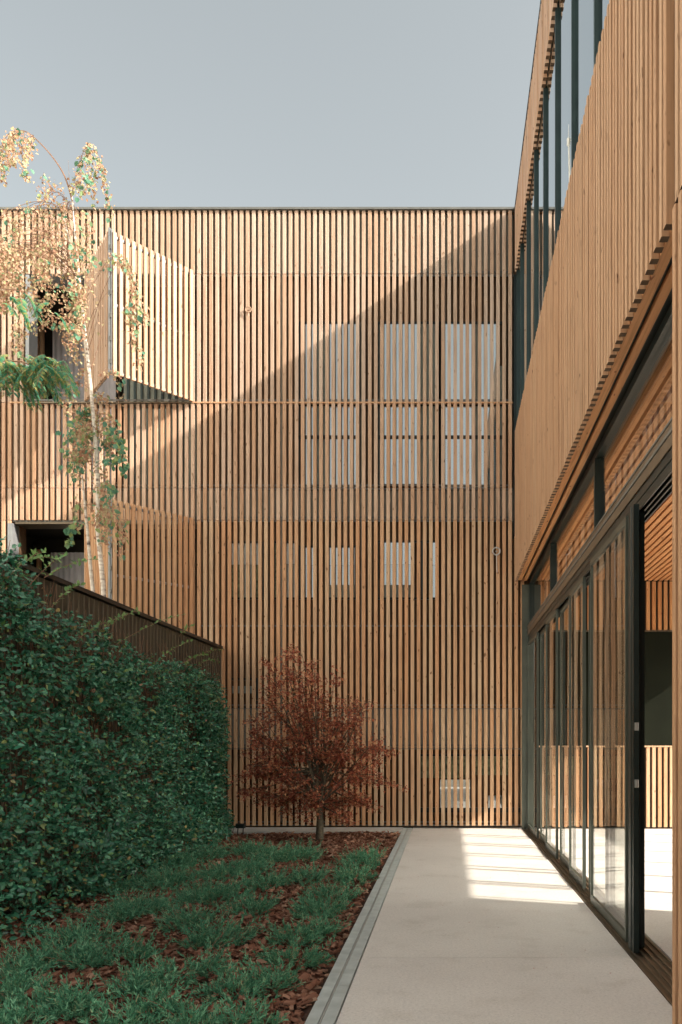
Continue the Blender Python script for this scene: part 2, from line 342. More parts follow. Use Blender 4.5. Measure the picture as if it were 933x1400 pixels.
# ------------------------------------------------------------------ windows behind the slats
def window(px0, px1, py0, py1, bars=(), fills=(), olive=False, label=None):
    s = (D+.10)/14.0; X = lambda x: (x-612)/80*s; ZZ = lambda y: 1.5+(1013-y)/80*s
    x0, x1, z0, z1 = X(px0), X(px1), ZZ(py1), ZZ(py0)
    f = MB(); t = .035; ya, yb = D+.076, D+.125
    f.box(x0-t, x0, ya, yb, z0-t, z1+t).box(x1, x1+t, ya, yb, z0-t, z1+t).box(x0, x1, ya, yb, z1, z1+t).box(x0, x1, ya, yb, z0-t, z0)
    for b in bars: zb = ZZ(b); f.box(x0, x1, ya, yb-.005, zb-.03, zb+.03)
    fr = bpart(f, 'window', M_FRAME)
    if label: fr['label'] = label
    for a, b, c, d, m in fills:
        if m in (M_BLIND, M_GPANE): bpart(MB().box(X(a), X(b), D+.086, D+.090, ZZ(d)+.001, ZZ(c)-.001), 'pane', M_GLASS if px0 < 400 else M_WINGL, fr)
        bpart(MB().box(X(a), X(b), D+.096, D+.101, ZZ(d), ZZ(c)), 'blind_or_reflection', m, fr)  # lower row: reflected greenery and building painted as flat panels
    return fr
window(410, 490, 443, 667, (553, 598), ((412, 430, 443, 667, M_BLIND), (432, 446, 443, 667, M_PGREEN), (450, 489, 443, 667, M_BLIND)))
window(518, 600, 443, 662, (553, 598), ((519, 526, 443, 662, M_PGREEN), (526, 571, 443, 662, M_BLIND), (573, 599, 443, 662, M_PGREEN)))
window(603, 689, 443, 667, (553, 598), ((606, 645, 443, 667, M_BLIND), (647, 656, 443, 667, M_PGREEN), (657, 679, 443, 667, M_BLIND), (679, 688, 500, 667, M_PGREEN)))
window(314, 358, 743, 817, (), ((315, 357, 743, 772, M_BLIND), (315, 332, 772.5, 817, M_OLIVE), (332.5, 345, 772.5, 817, M_GPANE), (345.5, 357, 772.5, 817, M_OLIVE)))
window(376, 404, 743, 817, (), ((389, 404, 743, 771, M_BLIND), (389, 404, 771.5, 817, M_GPANE), (376, 388.5, 743, 817, M_OLIVE)))
window(412, 430, 749, 817, (), ((412, 430, 749, 772, M_BLIND), (412, 430, 772.5, 817, M_GPANE)))
window(448, 486, 749, 817, (), ((449, 485, 749, 772, M_BLIND), (449, 485, 772.5, 800, M_GPANE), (449, 485, 800.5, 817, M_PGREEN)))
window(518, 576, 742, 817, (), ((524, 567, 742, 771, M_BLIND), (524, 567, 771.5, 800, M_GPANE), (524, 567, 800.5, 817, M_PGREEN)))
window(583, 597, 742, 817, (), ((588, 597, 742, 772, M_BLIND), (588, 597, 772.5, 817, M_GPANE)))
window(574, 712, 1034, 1108, (1107,), ((576, 640, 1034, 1064, M_OLIVE), (602, 643, 1066, 1106, M_GPANE), (668, 692, 1088, 1106, M_BLIND), (645, 700, 1034, 1060, M_OLIVE)))
window(316, 350, 930, 966, (), ((318, 350, 938, 948, M_PGREEN),))

# ------------------------------------------------------------------ loggias on the left
def loggia(z0, z1, xr, low):
    lx0, lx1 = -7.88, -3.92
    bpart(MB().box(lx0, lx1, WY1+.003, D+1.74, z0-.1, z0-.012), 'loggia_floor', M_GREY)
    s = (D+1.6)/14.0; X = lambda x: (x-612)/80*s
    yb = D+1.55
    # dark glazed door, timber posts, pale curtain, greenish panel
    d = bpart(MB().box(lx0, X(44), yb, yb+.05, z0, z1-.12), 'door_frame', M_FRAME)
    bpart(MB().box(X(14), X(40), yb-.01, yb-.004, z0+.1, z1-.25), 'pane', M_GLASS, d)
    if low: posts = ((55, 59),); cx = (73, 150)
    else: posts = ((45.5, 49), (52, 56.5), (59, 63)); cx = (75.5, 162)
    for a, b in posts: bpart(MB().box(X(a), X(b), yb-.10, yb-.012, z0, z1-.25, .003), 'timber_post', M_SLAT)
    c = MB(); n_ = 64
    for i in range(n_+1):
        xx = X(cx[0])+(X(cx[1])-X(cx[0]))*i/n_; yy = yb-.06+.012*math.sin(i*1.05)+.006*math.sin(i*.37)
        c.v += [(xx, yy, z0), (xx, yy, z1-.30)]
    for i in range(n_): c.f.append((2*i, 2*i+2, 2*i+3, 2*i+1))
    bpart(c, 'curtain', M_CURT, smooth=True)
    g_ = bpart(MB().box(X(cx[1]+9), X(270), yb-.02, yb+.02, z0, z1-.3), 'glazed_panel', M_BACK if low else M_PGREEN)  # upper one: reflection in the glass put into the pale green
    for i in range(9):
        xx = X(cx[1]+14)+i*.13; bpart(MB().box(xx, xx+.04, yb-.05, yb-.022, z0, z1-.32), 'glazing_bar', M_TEAL, g_)
loggia(zC-.02, zA+.09, 0, False)
loggia(2.87, zD_+.09, 0, True)
# lining of the openings
bpart(MB().box(LX0-.04, LX1+.0, D+.052, D+.40, zA-.005, zA+.025), 'lintel', M_GREY)
bpart(MB().box(Xf(18), LX1, D+.052, D+.40, zD_-.05, zD_-.014), 'lintel', M_BRONZE)
bpart(MB().box(Xf(10), Xf(17.2), D+.0, D+.30, 2.9, zD_-.052), 'jamb', M_GREY)
bpart(MB().box(LX0-.02, LX0+.04, D+.005, D+.30, zB+.02, zA-.01), 'jamb', M_GREY)

# ------------------------------------------------------------------ folding shutters (parts of the building)
def leaf(name, A, B, z0, z1, n_, mat):
    A = Vector((*A, 0)); B = Vector((*B, 0)); d = B-A; Lh = d.length; ang = math.atan2(d.y, d.x)
    fr = MB(); t = .03
    fr.box(0, Lh, .048, .048+t, z0+.03, z0+.07).box(0, Lh, .048, .048+t, z1-.07, z1-.03)
    fr.box(0, .03, .047, .049+t, z0+.02, z1-.02).box(Lh-.03, Lh, .047, .049+t, z0+.02, z1-.02)
    fr.box(.04, Lh-.04, .050, .048+t, (z0+z1)/2-.02, (z0+z1)/2+.02)
    o = fr.build(name, M_GREY, None); o.parent = bld; o.location = (A.x, A.y-D, 0); o.rotation_euler.z = ang
    me = slat_mesh(.058, .044, z1-z0, mat)
    for i in range(n_):
        inst('slat', me, o, (Lh*(i+.5)/n_, 0, z0+random.uniform(-.003, .003)))
    return o
for z0, z1 in ((zB+.0, zA+.03), (2.95, zD_+.02)):
    leaf('folding_shutter', (-5.27, 12.86), (-4.315, 13.965), z0, z1, 14, M_SLATM if z0 > 5 else M_FRESH)
    leaf('folding_shutter', (-6.20, 13.96), (-5.34, 12.86), z0, z1, 14, M_SLATU if z0 > 5 else M_FRESH)
    pk = MB().box(-5.335, -5.310, 12.87, 12.92, z0-.01, z1+.06).box(-5.298, -5.284, 12.88, 12.92, z0, z1+.04)
    bpart(pk, 'hinge_post', M_GREY)
    for q in range(6): bpart(MB().box(-5.309, -5.286, 12.862, 12.90, z0+.15+q*.36, z0+.22+q*.36), 'hinge', M_CAP)
    bpart(MB().box(-7.1, -4.36, D-.05, D-.012, z0-.028, z0-.004), 'shutter_track', M_BRONZE)

# ring shaped brackets on the slats
def ring(x, y, label, drop, mr, rr=.062, th=.013):
    c = Vector((Xf(x), D-.03, Z(y)))
    r = empty('ring_bracket', c); tag(r, label, 'bracket')
    m_ = MB(); pts = [(rr*math.cos(t*math.pi/12), 0, rr*math.sin(t*math.pi/12)) for t in range(25)]
    m_.tube(pts, th, 8, False).build('ring', mr, r, True)
    MB().tube([(0, .005, 0), (0, .034, 0)], .012, 8).build('boss', mr, r, True)
    MB().tube([(0, 0, -.062), (.006, .005, -.062-drop*.5), (.012, .005, -.062-drop)], .006, 6).build('cord', mr, r)
ring(679, 754, 'small pale ring fixed on the slats near the right hand corner under the middle floor', .30, M_SILVER)
ring(340, 424, 'small pale ring fixed on the sunlit slats of the top floor', .06, M_SLATU, .048, .009)

# white wing added out of view on the left to bounce sunlight into the shade
wg = empty('bounce_wing', (-9.3, 4, 0)); tag(wg, 'white three storey block added unseen left of the garden to bounce sunlight', 'building')
o = MB().box(-5, 0, -12, 9.9, -.1, 12.2).build('wall', M_WHITE, wg)
for zz in (1.2, 4.6, 7.9):
    for yy in (-10.5, -7.4, -4.3, -1.2, 1.9, 5.0, 8.0):
        f_ = MB().box(-.02, .03, yy-.5, yy+.5, zz, zz+1.5).build('window', M_FRAME, wg); MB().box(.031, .036, yy-.45, yy+.45, zz+.05, zz+1.45).build('pane', M_GLASS, f_)
MB().box(-5.1, .08, -12.1, 9.95, 12.2, 12.35).build('roof_capping', M_CAP, wg)

# ------------------------------------------------------------------ glazed right building
rb = empty('glazed_building', (1.15, D, 0)); tag(rb, 'timber clad building on the right with sliding glass doors below and a glass band above', 'building')
def rpart(mb, name, mat, parent=rb, smooth=False):
    o = mb.build(name, mat, None, smooth); o.parent = parent
    if parent is rb: o.location = (-1.15, -D, 0)
    return o
YN, YB = 4.18, 2.2                   # near end of the glazed opening, building cut short so sun reaches the added paving
XE = 5.15                              # far side of the room
# masses
rpart(MB().box(1.245, XE+.3, YB, D+.18, 4.40, 6.74), 'upper_floor_wall', M_RWALL)
rpart(MB().box(1.245, XE+.3, YB, D+.18, 9.52, 10.55), 'roof_wall', M_RWALL)
rpart(MB().box(1.9, XE+.3, YB, D+.17, 6.75, 9.51), 'top_floor_core', M_DARK)
rpart(MB().box(1.245, XE+.3, YB, YN-.05, -.1, 4.39), 'near_wall', M_RWALL)
rpart(MB().box(1.60, XE+.3, YN-.04, 5.72, -.1, 4.20), 'partition_wall', M_WHITE) if False else None
rpart(MB().box(1.143, XE+.4, YB, D+.20, 10.56, 10.605), 'roof_capping', M_FRAME)
# cladding slats: thin in Y, .045 deep in X
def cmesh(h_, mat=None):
    me = MB().box(0, .047, -.0265, .0265, 0, h_, .003).mesh('slat', mat or M_RSLAT); me.materials.append(M_ENDSHADE)
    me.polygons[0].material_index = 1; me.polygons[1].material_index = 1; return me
def clad(z0, z1, ya, yb, skip=None, mat=None):
    rail = rpart(MB().box(1.197, 1.225, yb, ya, z0+.06, z0+.10).box(1.197, 1.225, yb, ya, z1-.14, z1-.10), 'cladding_screen', M_BACK)
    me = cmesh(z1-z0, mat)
    y = ya-.035
    while y > yb:
        if not (skip and skip(y)): inst('slat', me, rail, (1.15+random.uniform(-.003, .003), y+random.uniform(-.0015, .0015), z0+random.uniform(-.002, .002)))
        y -= P
    return rail
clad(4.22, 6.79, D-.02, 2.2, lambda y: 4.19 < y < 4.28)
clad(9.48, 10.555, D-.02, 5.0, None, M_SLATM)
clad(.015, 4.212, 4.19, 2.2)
rpart(MB().box(1.226, 1.244, 2.2, D-.03, 4.30, 6.7), 'cladding_backing', M_BACK)
rpart(MB().box(1.150, XE+.3, YB-.12, YB-.02, 0, 10.55), 'end_gable', M_RSLAT)
rpart(MB().box(1.150, 1.24, YB, 4.95, 9.48, 10.55), 'near_fascia', M_RSLAT)
# soffit strips under the cladding
for xa, xb, za, zb, m in ((1.200, 1.268, 4.235, 4.262, M_WARM), (1.268, 1.296, 4.262, 4.288, M_FRAME), (1.296, 1.352, 4.225, 4.256, M_WARM), (1.353, 1.41, 4.255, 4.29, M_FRAME)):
    for a, b in ((YN, 7.72), (7.724, 11.04), (11.044, D-.06)):
        rpart(MB().box(xa, xb-.001, a, b, za, zb), 'soffit_board', m)
# transom glazing, mullions, beam, door head
XG = 1.44
rpart(MB().box(XG-.04, XG+.05, YN, D-.04, 4.17, 4.235), 'transom_head', M_FRAME)
tf = rpart(MB().box(XG-.045, XG+.03, YN, D-.04, 3.461, 3.50), 'transom_sill', M_FRAME)
edges = [YN+.02, 7.75, 11.08, D-.08]
for a in edges: rpart(MB().box(XG-.05, XG+.05, a-.028, a+.028, 3.50, 4.17), 'transom_mullion', M_FRAME)
for a, b in zip(edges[:-1], edges[1:]): rpart(MB().box(XG-.006, XG+.006, a+.028, b-.028, 3.50, 4.17), 'transom_pane', M_GLASS)
bm_ = rpart(MB().box(1.36, 1.54, YN, D-.04, 3.29, 3.46), 'beam', M_BRONZE)
rpart(MB().box(1.352, 1.36, YN, D-.04, 3.372, 3.392).box(1.354, 1.36, YN, D-.04, 3.44, 3.455), 'beam_groove', M_CAP, bm_)
hd = MB().box(1.37, 1.53, YN, D-.05, 3.225, 3.289)
for i in range(4): hd.box(1.375+i*.038, 1.385+i*.038, YN, D-.05, 3.155, 3.225)
rpart(hd, 'door_head', M_FRAME)
tr = rpart(MB().box(1.272, 1.54, 2.2, D-.03, -.10, -.012), 'floor_track', M_BRONZE)
for i in range(6):
    x_ = 1.274+i*.047; rpart(MB().box(x_, x_+.014, 2.2, D-.03, -.012, .004), 'track_rail', M_BRONZE, tr)
# sliding leaves
def door(ya, yb, x_, name='sliding_door', st=.055, handle=False):
    f = MB(); t = .016; h0, h1 = .012, 3.16
    f.box(x_-t, x_+t, ya, ya+st, h0, h1).box(x_-t, x_+t, yb-st*.6, yb, h0, h1).box(x_-t, x_+t, ya+st, yb-st*.6, h0, h0+.07).box(x_-t, x_+t, ya+st, yb-st*.6, h1-.05, h1)
    o = rpart(f, name, M_DOORF if st < .05 else M_FRAME)
    rpart(MB().box(x_-.005, x_+.005, ya+st, yb-st*.6, h0+.07, h1-.05), 'pane', M_GLASS, o)
    return o
ys = [D-.07, 12.5, 11.4, 10.3, 9.2, 8.25]
for i, (b, a) in enumerate(zip(ys[:-1], ys[1:])): door(a+.002, b-.002, 1.335+.047*(2 if i % 2 else 1), st=.035)
door(7.05, 8.2, 1.43, st=.045); door(6.05, 7.55, 1.335, st=.04)
stack = [door(5.88+.004*i, 7.0+.02*i, x_, st=.06) for i, x_ in enumerate((1.365, 1.402))]
st0 = rpart(MB().box(1.300, 1.352, 5.80, 5.88, .012, 3.16, .004).box(1.306, 1.345, 5.74, 5.80, .012, 3.16), 'door_stile', M_FRAME)
for z_ in (1.60, 1.20):
    rpart(MB().box(1.312, 1.338, 5.722, 5.7395, z_-.028, z_+.028, .003).box(1.320, 1.330, 5.7165, 5.722, z_-.014, z_+.014), 'handle', M_SILVER, st0)
rpart(MB().box(1.27, 1.46, D-.065, D-.045, 0, 4.16), 'corner_panel', M_DOORF)
# room: floor, ceiling slats, end wall, far glazing
rpart(MB().box(1.545, 12, 2.2, D-.001, -.12, -.002), 'room_floor', M_PATH)
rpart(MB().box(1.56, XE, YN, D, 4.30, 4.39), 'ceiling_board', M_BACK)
cme = MB().box(-.03, .03, YN+.02, D-.08, 0, .06).mesh('ceiling_slat', M_WARM)
for i in range(38): inst('ceiling_slat', cme, rb, (1.60+i*.092-1.15, -D, 4.225))
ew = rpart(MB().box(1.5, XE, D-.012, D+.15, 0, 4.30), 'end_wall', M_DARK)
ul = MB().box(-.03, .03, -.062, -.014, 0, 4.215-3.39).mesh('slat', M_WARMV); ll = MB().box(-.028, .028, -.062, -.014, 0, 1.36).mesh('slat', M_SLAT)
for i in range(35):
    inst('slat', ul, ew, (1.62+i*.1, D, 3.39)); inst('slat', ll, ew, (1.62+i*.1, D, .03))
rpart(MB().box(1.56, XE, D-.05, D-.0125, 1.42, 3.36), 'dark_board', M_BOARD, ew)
rpart(MB().box(1.56, XE, D-.066, D-.0125, 3.362, 3.386), 'shelf_strip', M_BRONZE, ew)
rpart(MB().box(1.56, XE, D-.068, D-.0125, 1.392, 1.418), 'shelf_strip', M_SLAT, ew)
rpart(MB().box(XE, XE+.12, YN, D, 3.42, 4.39), 'far_lintel', M_RWALL)
rpart(MB().box(XE-.0, XE+.12, 2.2, 6.0, -.1, 3.415), 'far_wall', M_WARMV)
for y_ in (6.05, 7.05, 8.1, 9.2, 10.3, 11.4, 12.5, D-.1): rpart(MB().box(XE+.02, XE+.08, y_-.03, y_+.03, 0, 3.415), 'far_mullion', M_FRAME)
# glass band of the top floor
XU = 1.205
my = [D-.10, 13.2, 12.15, 11.1, 10.03, 8.93, 7.75, 6.56, 5.4, 4.2, 3.0]
for a in my: rpart(MB().box(XU-.030, XU+.03, a-.020, a+.020, 6.745, 9.515), 'upper_mullion', M_TEAL)
for a, b in zip(my[1:], my[:-1]): rpart(MB().box(XU+.002, XU+.010, a+.021, b-.021, 6.76, 9.51), 'upper_pane', M_MIRR)
rpart(MB().box(XU-.004, XU+.035, 3, D-.05, 9.5155, 9.54), 'upper_head', M_FRAME)
rpart(MB().box(XU-.004, XU+.035, 3, D-.05, 6.742, 6.758), 'upper_sill', M_FRAME)
rpart(MB().box(1.135, 1.235, D-.0095, D+.19, 5.0, 9.47), 'corner_frame', M_FRAME)

# slender mast seen through the top glass band
ms = empty('mast', (1.175, 7.9, 6.79)); tag(ms, 'thin pale spiked mast with a crosspiece standing before the top glass band', 'mast')
MB().tube([(.012, 0, -.02), (-.004, 0, .48)], [.013, .007], 6).tube([(-.004, 0, .48), (-.004, 0, .66)], [.004, .0015], 5).build('pole', M_WHITE, ms)
MB().tube([(.10, 0, .47), (.10, 0, .66)], [.004, .0015], 5).tube([(-.02, 0, .50), (.115, 0, .52)], .005, 5).tube([(-.004, .01, .46), (-.004, -.01, .52)], .016, 8).build('crosspiece', M_WHITE, ms)

# ------------------------------------------------------------------ garden wall
gw = empty('garden_wall', (-3.9, 9, 0)); tag(gw, 'dark timber garden wall with thin upright battens and black capping behind the hedge', 'wall')
WX, WH = -3.86, 3.08
def gpart(mb, name, mat, par=gw):
    o = mb.build(name, mat, None); o.parent = par
    if par is gw: o.location = (3.9, -9, 0)
    return o
gpart(MB().box(WX-.16, WX-.03, 1.6, D-.06, -.2, WH-.02), 'wall_core', M_DARK)
bme = MB().box(-.028, 0, -.0575, .0575, 0, WH-.03).mesh('board', M_GARDW); tme = MB().box(-.03, .012, -.006, .006, 0, WH-.035).mesh('batten', M_STRIP)
y = 3.0
while y < D-.12:
    inst('board', bme, gw, (WX+3.9, y-9, random.uniform(-.004, .004))); inst('batten', tme, gw, (WX+3.9, y+.061-9, 0)); y += .122
gpart(MB().box(WX-.18, WX+.035, 1.6, D-.05, WH-.015, WH+.03), 'wall_capping', M_BLACK)
gpart(MB().box(WX-.17, WX+.02, D-.05, D-.012, 0, WH-.02, .003), 'end_post', M_SLAT)

# ------------------------------------------------------------------ hedge climbing over the wall
def hedge_top(Y):                       # height reached by the leaves along the wall
    xs = [4.0, 7.07, 7.6, 8.4, 9.3, 10.5, 11.8, 13.0, 14.0]; zs = [3.2, 3.12, 2.80, 2.62, 2.62, 2.52, 2.62, 2.40, 2.05]
    return float(np.interp(Y, xs, zs))
def thick(Y, z):
    t = .10+.50*max(0, 1-z/2.7)**.9
    return t*(1 if Y < 12.6 else max(.35, 1-(Y-12.6)*.45)) + .22*noise.noise((Y*1.3, z*1.3, 5)) + .20*noise.noise((Y*3.1, z*3.1, 9))
hd_ = empty('climbing_hedge', (-3.6, 9, 0)); tag(hd_, 'dense glossy dark green hedge climbing the dark garden wall at left', 'hedge')
Pp, Dd, Nn, Ll = [], [], [], []; tw = MB(); Yp, Yd, Yn, Yl = [], [], [], []
for s_ in range(11500):
    u = random.random(); Y = 4.3+(D-.25-4.3)*u; top = hedge_top(Y)+.10*noise.noise((Y*4, 0, 0))
    z = random.random()*top
    ed = (top-z)
    if ed < .35 and random.random() > .45+ed*1.6: continue
    if noise.noise((Y*2.2, z*2.2, 20)) < -.30 and z > .5: continue
    t = min(max(.05, thick(Y, z)), max(.03, 3.86-.285*Y+.12*(z < .35))); q = random.random()**.55*t
    p0 = Vector((WX+.02+q, Y, z)); d = Vector((.55+.6*random.random(), random.uniform(-.8, .8), random.uniform(-.25, .9))).normalized()
    sz_ = random.uniform(.75, 1.15); nl = random.randint(4, 7); Ls = random.uniform(.10, .22)
    for k in range(nl):
        f = (k+.5)/nl; p = p0+d*(Ls*f)+Vector((0, 0, -.05*f*f))
        a = Vector((random.gauss(0, 1), random.gauss(0, 1), random.gauss(0, .6))).normalized()
        ld = (d*.6+a*.9+Vector((0, 0, -.1))).normalized()
        nn = Vector((.75, -.35, .8))+Vector((random.gauss(0, .5), random.gauss(0, .5), random.gauss(0, .4)))
        Pp.append(p); Dd.append(ld); Nn.append(nn); Ll.append(random.uniform(.030, .068)*sz_)
# long loose shoots reaching up in front of the wall
for (x_, y_, dx, dy, n_) in ((60, 790, 70, -25, 14), (20, 775, 55, -10, 14), (10, 790, 50, -35, 12), (100, 880, 50, -30, 10), (130, 870, 60, -35, 12), (160, 880, 90, -40, 14), (140, 860, 30, -15, 8), (200, 915, 60, -38, 10), (230, 920, 50, -25, 9), (255, 905, 50, -18, 9), (270, 910, 30, -6, 8), (245, 870, 18, -14, 8), (40, 800, 50, -40, 12), (70, 830, 40, -30, 10)):
    Ya = 1120*3.72/(612-x_); a = px(x_, y_, Ya); a.x = -3.72; Yb_ = 1120*3.66/(612-x_-dx); b = px(x_+dx, y_+dy, Yb_)
    mid = (a+b)/2+Vector((.03, 0, .10)); pts = []
    for k in range(9):
        t = k/8; pts.append(a*(1-t)**2+mid*2*t*(1-t)+b*t*t)
    tw.tube(pts, [.005-.0004*k for k in range(9)], 4)
    for k in range(n_*2):
        t = (k+1)/(n_*2); p = a*(1-t)**2+mid*2*t*(1-t)+b*t*t
        ld = (b-a).normalized()*.6+Vector((random.gauss(0, .6), random.gauss(0, .6), random.gauss(.1, .6)))
        Yp.append(p); Yd.append(ld); Yn.append((random.gauss(.4, .5), random.gauss(-.5, .4), random.gauss(.7, .4))); Yl.append(random.uniform(.04, .065))
for i in range(160):                    # bare stems between the leaves
    Y = random.uniform(6, 13.4); top = hedge_top(Y); z0 = random.uniform(0, top*.7); x0 = WX+.03
    pts = [(x0+random.uniform(0, .05)+.02*k*0, Y+random.uniform(-.06, .06)*k, z0+(top-z0+random.uniform(-.1, .3))*k/5) for k in range(6)]
    tw.tube(pts, [.006-.0007*k for k in range(6)], 4)
Ll = np.array(Ll); leaves('foliage', Pp, Dd, Nn, Ll, Ll*.62, M_IVY, hd_, LEAF6)
Yl = np.array(Yl); leaves('young_leaves', Yp, Yd, Yn, Yl, Yl*.6, M_IVYN, hd_, LEAF6)
tw.build('stems', M_TWIG, hd_)
for o in hd_.children: o.location = (3.6, -9, 0)

# ------------------------------------------------------------------ bark mulch
Pp, Dd, Nn, Ll = [], [], [], []
for i in range(26000):
    v_ = random.random(); Y = 4.2+9.1*v_**1.15; x = random.uniform(-3.75, -.775)
    if Y > 13.3: continue
    zz = -.012+.05*noise.noise((x*1.1, Y*1.1, 3))+.02*noise.noise((x*5, Y*5, 1))
    a = random.uniform(0, 6.283); Pp.append((x, Y, zz+random.uniform(0, .022))); Dd.append((math.cos(a), math.sin(a), random.gauss(0, .28)))
    Nn.append((random.gauss(0, .35), random.gauss(0, .35), 1)); Ll.append(random.uniform(.025, .075))
CH = (np.array([(0, -.35, 0), (.1, .4, .1), (.9, .45, .05), (1, -.3, .12), (.45, -.5, .0), (0.05, -.35, -.35), (.9, .45, -.3), (1, -.3, -.25)]), np.array([(0, 1, 2), (0, 2, 3), (0, 3, 4), (4, 3, 7), (4, 7, 5), (0, 4, 5), (3, 2, 6), (3, 6, 7)]))
Pp = np.array(Pp); keep = Pp[:, 0] < -.80; Ll = np.array(Ll)
mul = leaves('bark_mulch', Pp[keep], np.array(Dd)[keep], np.array(Nn)[keep], Ll[keep], Ll[keep]*rng.uniform(.35, .8, keep.sum()), M_CHIP, None, CH)
# ------------------------------------------------------------------ creeping juniper
clumps = [(407,1166,40,13),(335,1184,33,14),(367,1202,36,13),(499,1173,33,16),(484,1195,33,15),(451,1220,40,13),(437,1238,36,18),(302,1220,36,18),(346,1235,30,14),(400,1275,40,11),(440,1264,22,13),(306,1275,44,16),(400,1304,54,14),(371,1337,40,20),(316,1348,36,16),(335,1385,47,20),(284,1319,14,12),
 (225,1200,55,17),(273,1219,32,17),(199,1235,58,14),(257,1254,48,15),(161,1245,48,13),(112,1274,58,17),(167,1299,48,16),(119,1306,20,13),(280,1280,26,13),(225,1331,42,24),(80,1299,64,16),(32,1319,38,13),(64,1364,80,22),(103,1373,38,17),(174,1388,38,15),(210,1372,40,16),(180,1344,24,12),
 (280,1165,30,12),(300,1190,34,10),(240,1178,30,10),(345,1160,40,9),(375,1170,30,10),(20,1345,40,18),(140,1210,40,12),(265,1390,30,14),(420,1195,26,9),(20,1390,40,20),(430,1340,16,9),(120,1440,120,30),(300,1470,100,30)]
V_, F_, tws = [], [], MB()
def jshoot(p, d, L):
    pts = []; dd = d.copy()
    n_ = 7
    for k in range(n_+1):
        pts.append(p.copy()); p = p+dd*(L/n_); dd = (dd+Vector((random.gauss(0, .10), random.gauss(0, .10), .07))).normalized()
    for k in range(1, n_+1):
        b = pts[k]; ax = (pts[k]-pts[k-1]).normalized()
        for q in range(4 if k < n_ else 5):
            r = Vector((random.gauss(0, 1), random.gauss(0, 1), random.gauss(.25, 1))); nd = (ax*.95+r.normalized()*.75).normalized()
            l_ = random.uniform(.022, .048)*(1.1-.35*k/n_); side = nd.cross(Vector((random.gauss(0, 1), random.gauss(0, 1), random.gauss(0, 1)))).normalized()*.0034
            i = len(V_); V_.extend([b-side, b+side, b+nd*l_+side*.5, b+nd*l_-side*.5]); F_.append((i, i+1, i+2, i+3))
for (cx, cy, rx, ry) in clumps:
    Y = gz(cy, .08); X0 = (cx-612)*Y/1120; ax_ = rx*Y/1120; ay = ry*Y*Y/(1120*1.42)
    nsh = int(34+ax_*ay*420)
    for i in range(nsh):
        a = random.uniform(0, 6.283); r = random.random()**.6; x = X0+math.cos(a)*r*ax_*.70; yy = Y+math.sin(a)*r*ay*.48
        if x > -.86 or yy > 13.2 or x < -3.9: continue
        out = Vector((math.cos(a)*.8*r+random.gauss(0, .35), math.sin(a)*.8*r-.1+random.gauss(0, .35), random.uniform(.12, .60))).normalized()
        jshoot(Vector((x, yy, random.uniform(0, .06)*(1.1-r))), out, random.choice((random.uniform(.07, .15), random.uniform(.07, .15), random.uniform(.15, .28)))*(1.1-.3*r))
for i in range(70):
    c_ = random.choice(clumps); Y = gz(c_[1]+random.uniform(-1, 1)*c_[3], .05); X0 = (c_[0]+random.uniform(-1, 1)*c_[2]-612)*Y/1120
    if X0 > -.9 or Y > 13.1: continue
    a = random.uniform(0, 6.283); p = Vector((X0, Y, .02)); d = Vector((math.cos(a), math.sin(a), random.uniform(.3, .9)))
    tws.tube([p, p+d*.12, p+d*.2+Vector((0, 0, -.02))], [.004, .003, .0015], 4)
jm = npmesh('juniper_ground_cover', [tuple(v) for v in V_], F_, M_JUN)
jo = bpy.data.objects.new('juniper_ground_cover', jm); link(jo); tag(jo, 'low feathery blue green creeping juniper spreading over the bark bed', 'ground cover', kind='stuff')
tag(mul, 'red brown bark chips covering the planting bed', 'mulch', kind='stuff')
o = tws.build('bare_twigs', M_JTWIG, jo)

# ------------------------------------------------------------------ red maple
mp = empty('maple_tree', px(437, 1150, 12.26)); mp.location.z = 0; tag(mp, 'small russet red maple tree in the bark bed before the slats', 'tree')
YM = 12.26; o0 = Vector(mp.location)
def mpt(x, y, dy=0.0): return px(x, y, YM+dy)*1.0 - o0
br = MB(); Pp, Dd, Nn, Ll = [], [], [], []
trunk = MB().tube([(0, 0, -.05), (.0, 0, .03), mpt(438, 1120), mpt(436, 1100), mpt(441, 1075)], [.085, .062, .052, .045, .036], 12)
trunk.build('trunk', M_BARK, mp, True)
heads = [(355,1100),(385,1112),(500,1105),(470,1118),(440,1110),(412,1112),(520,1070),(340,1030),(365,940),(388,893),(402,888),(415,893),(375,905),(430,903),(350,970),(345,1000),(395,905),(410,900),(380,925),(430,915),(455,925),(470,950),(405,940),(375,960),(440,950),(495,950),(488,965),(460,975),(415,975),(370,985),(395,1000),(440,1000),(480,995),(360,1005),(500,1018),(350,1045),(335,1060),(365,1060),(385,1035),(415,1030),(450,1030),(475,1035),(505,1045),(518,1030),(495,1065),(460,1060),(430,1055),(345,1085),(370,1090),(395,1080),(420,1095),(450,1095),(480,1090),(500,1085),(505,1020),(410,1060),(385,1100),(466,1112),(350,1025),(465,1010),(430,980),(400,960)]
tops = [mpt(441, 1075), mpt(436, 1100), mpt(440, 1050)]
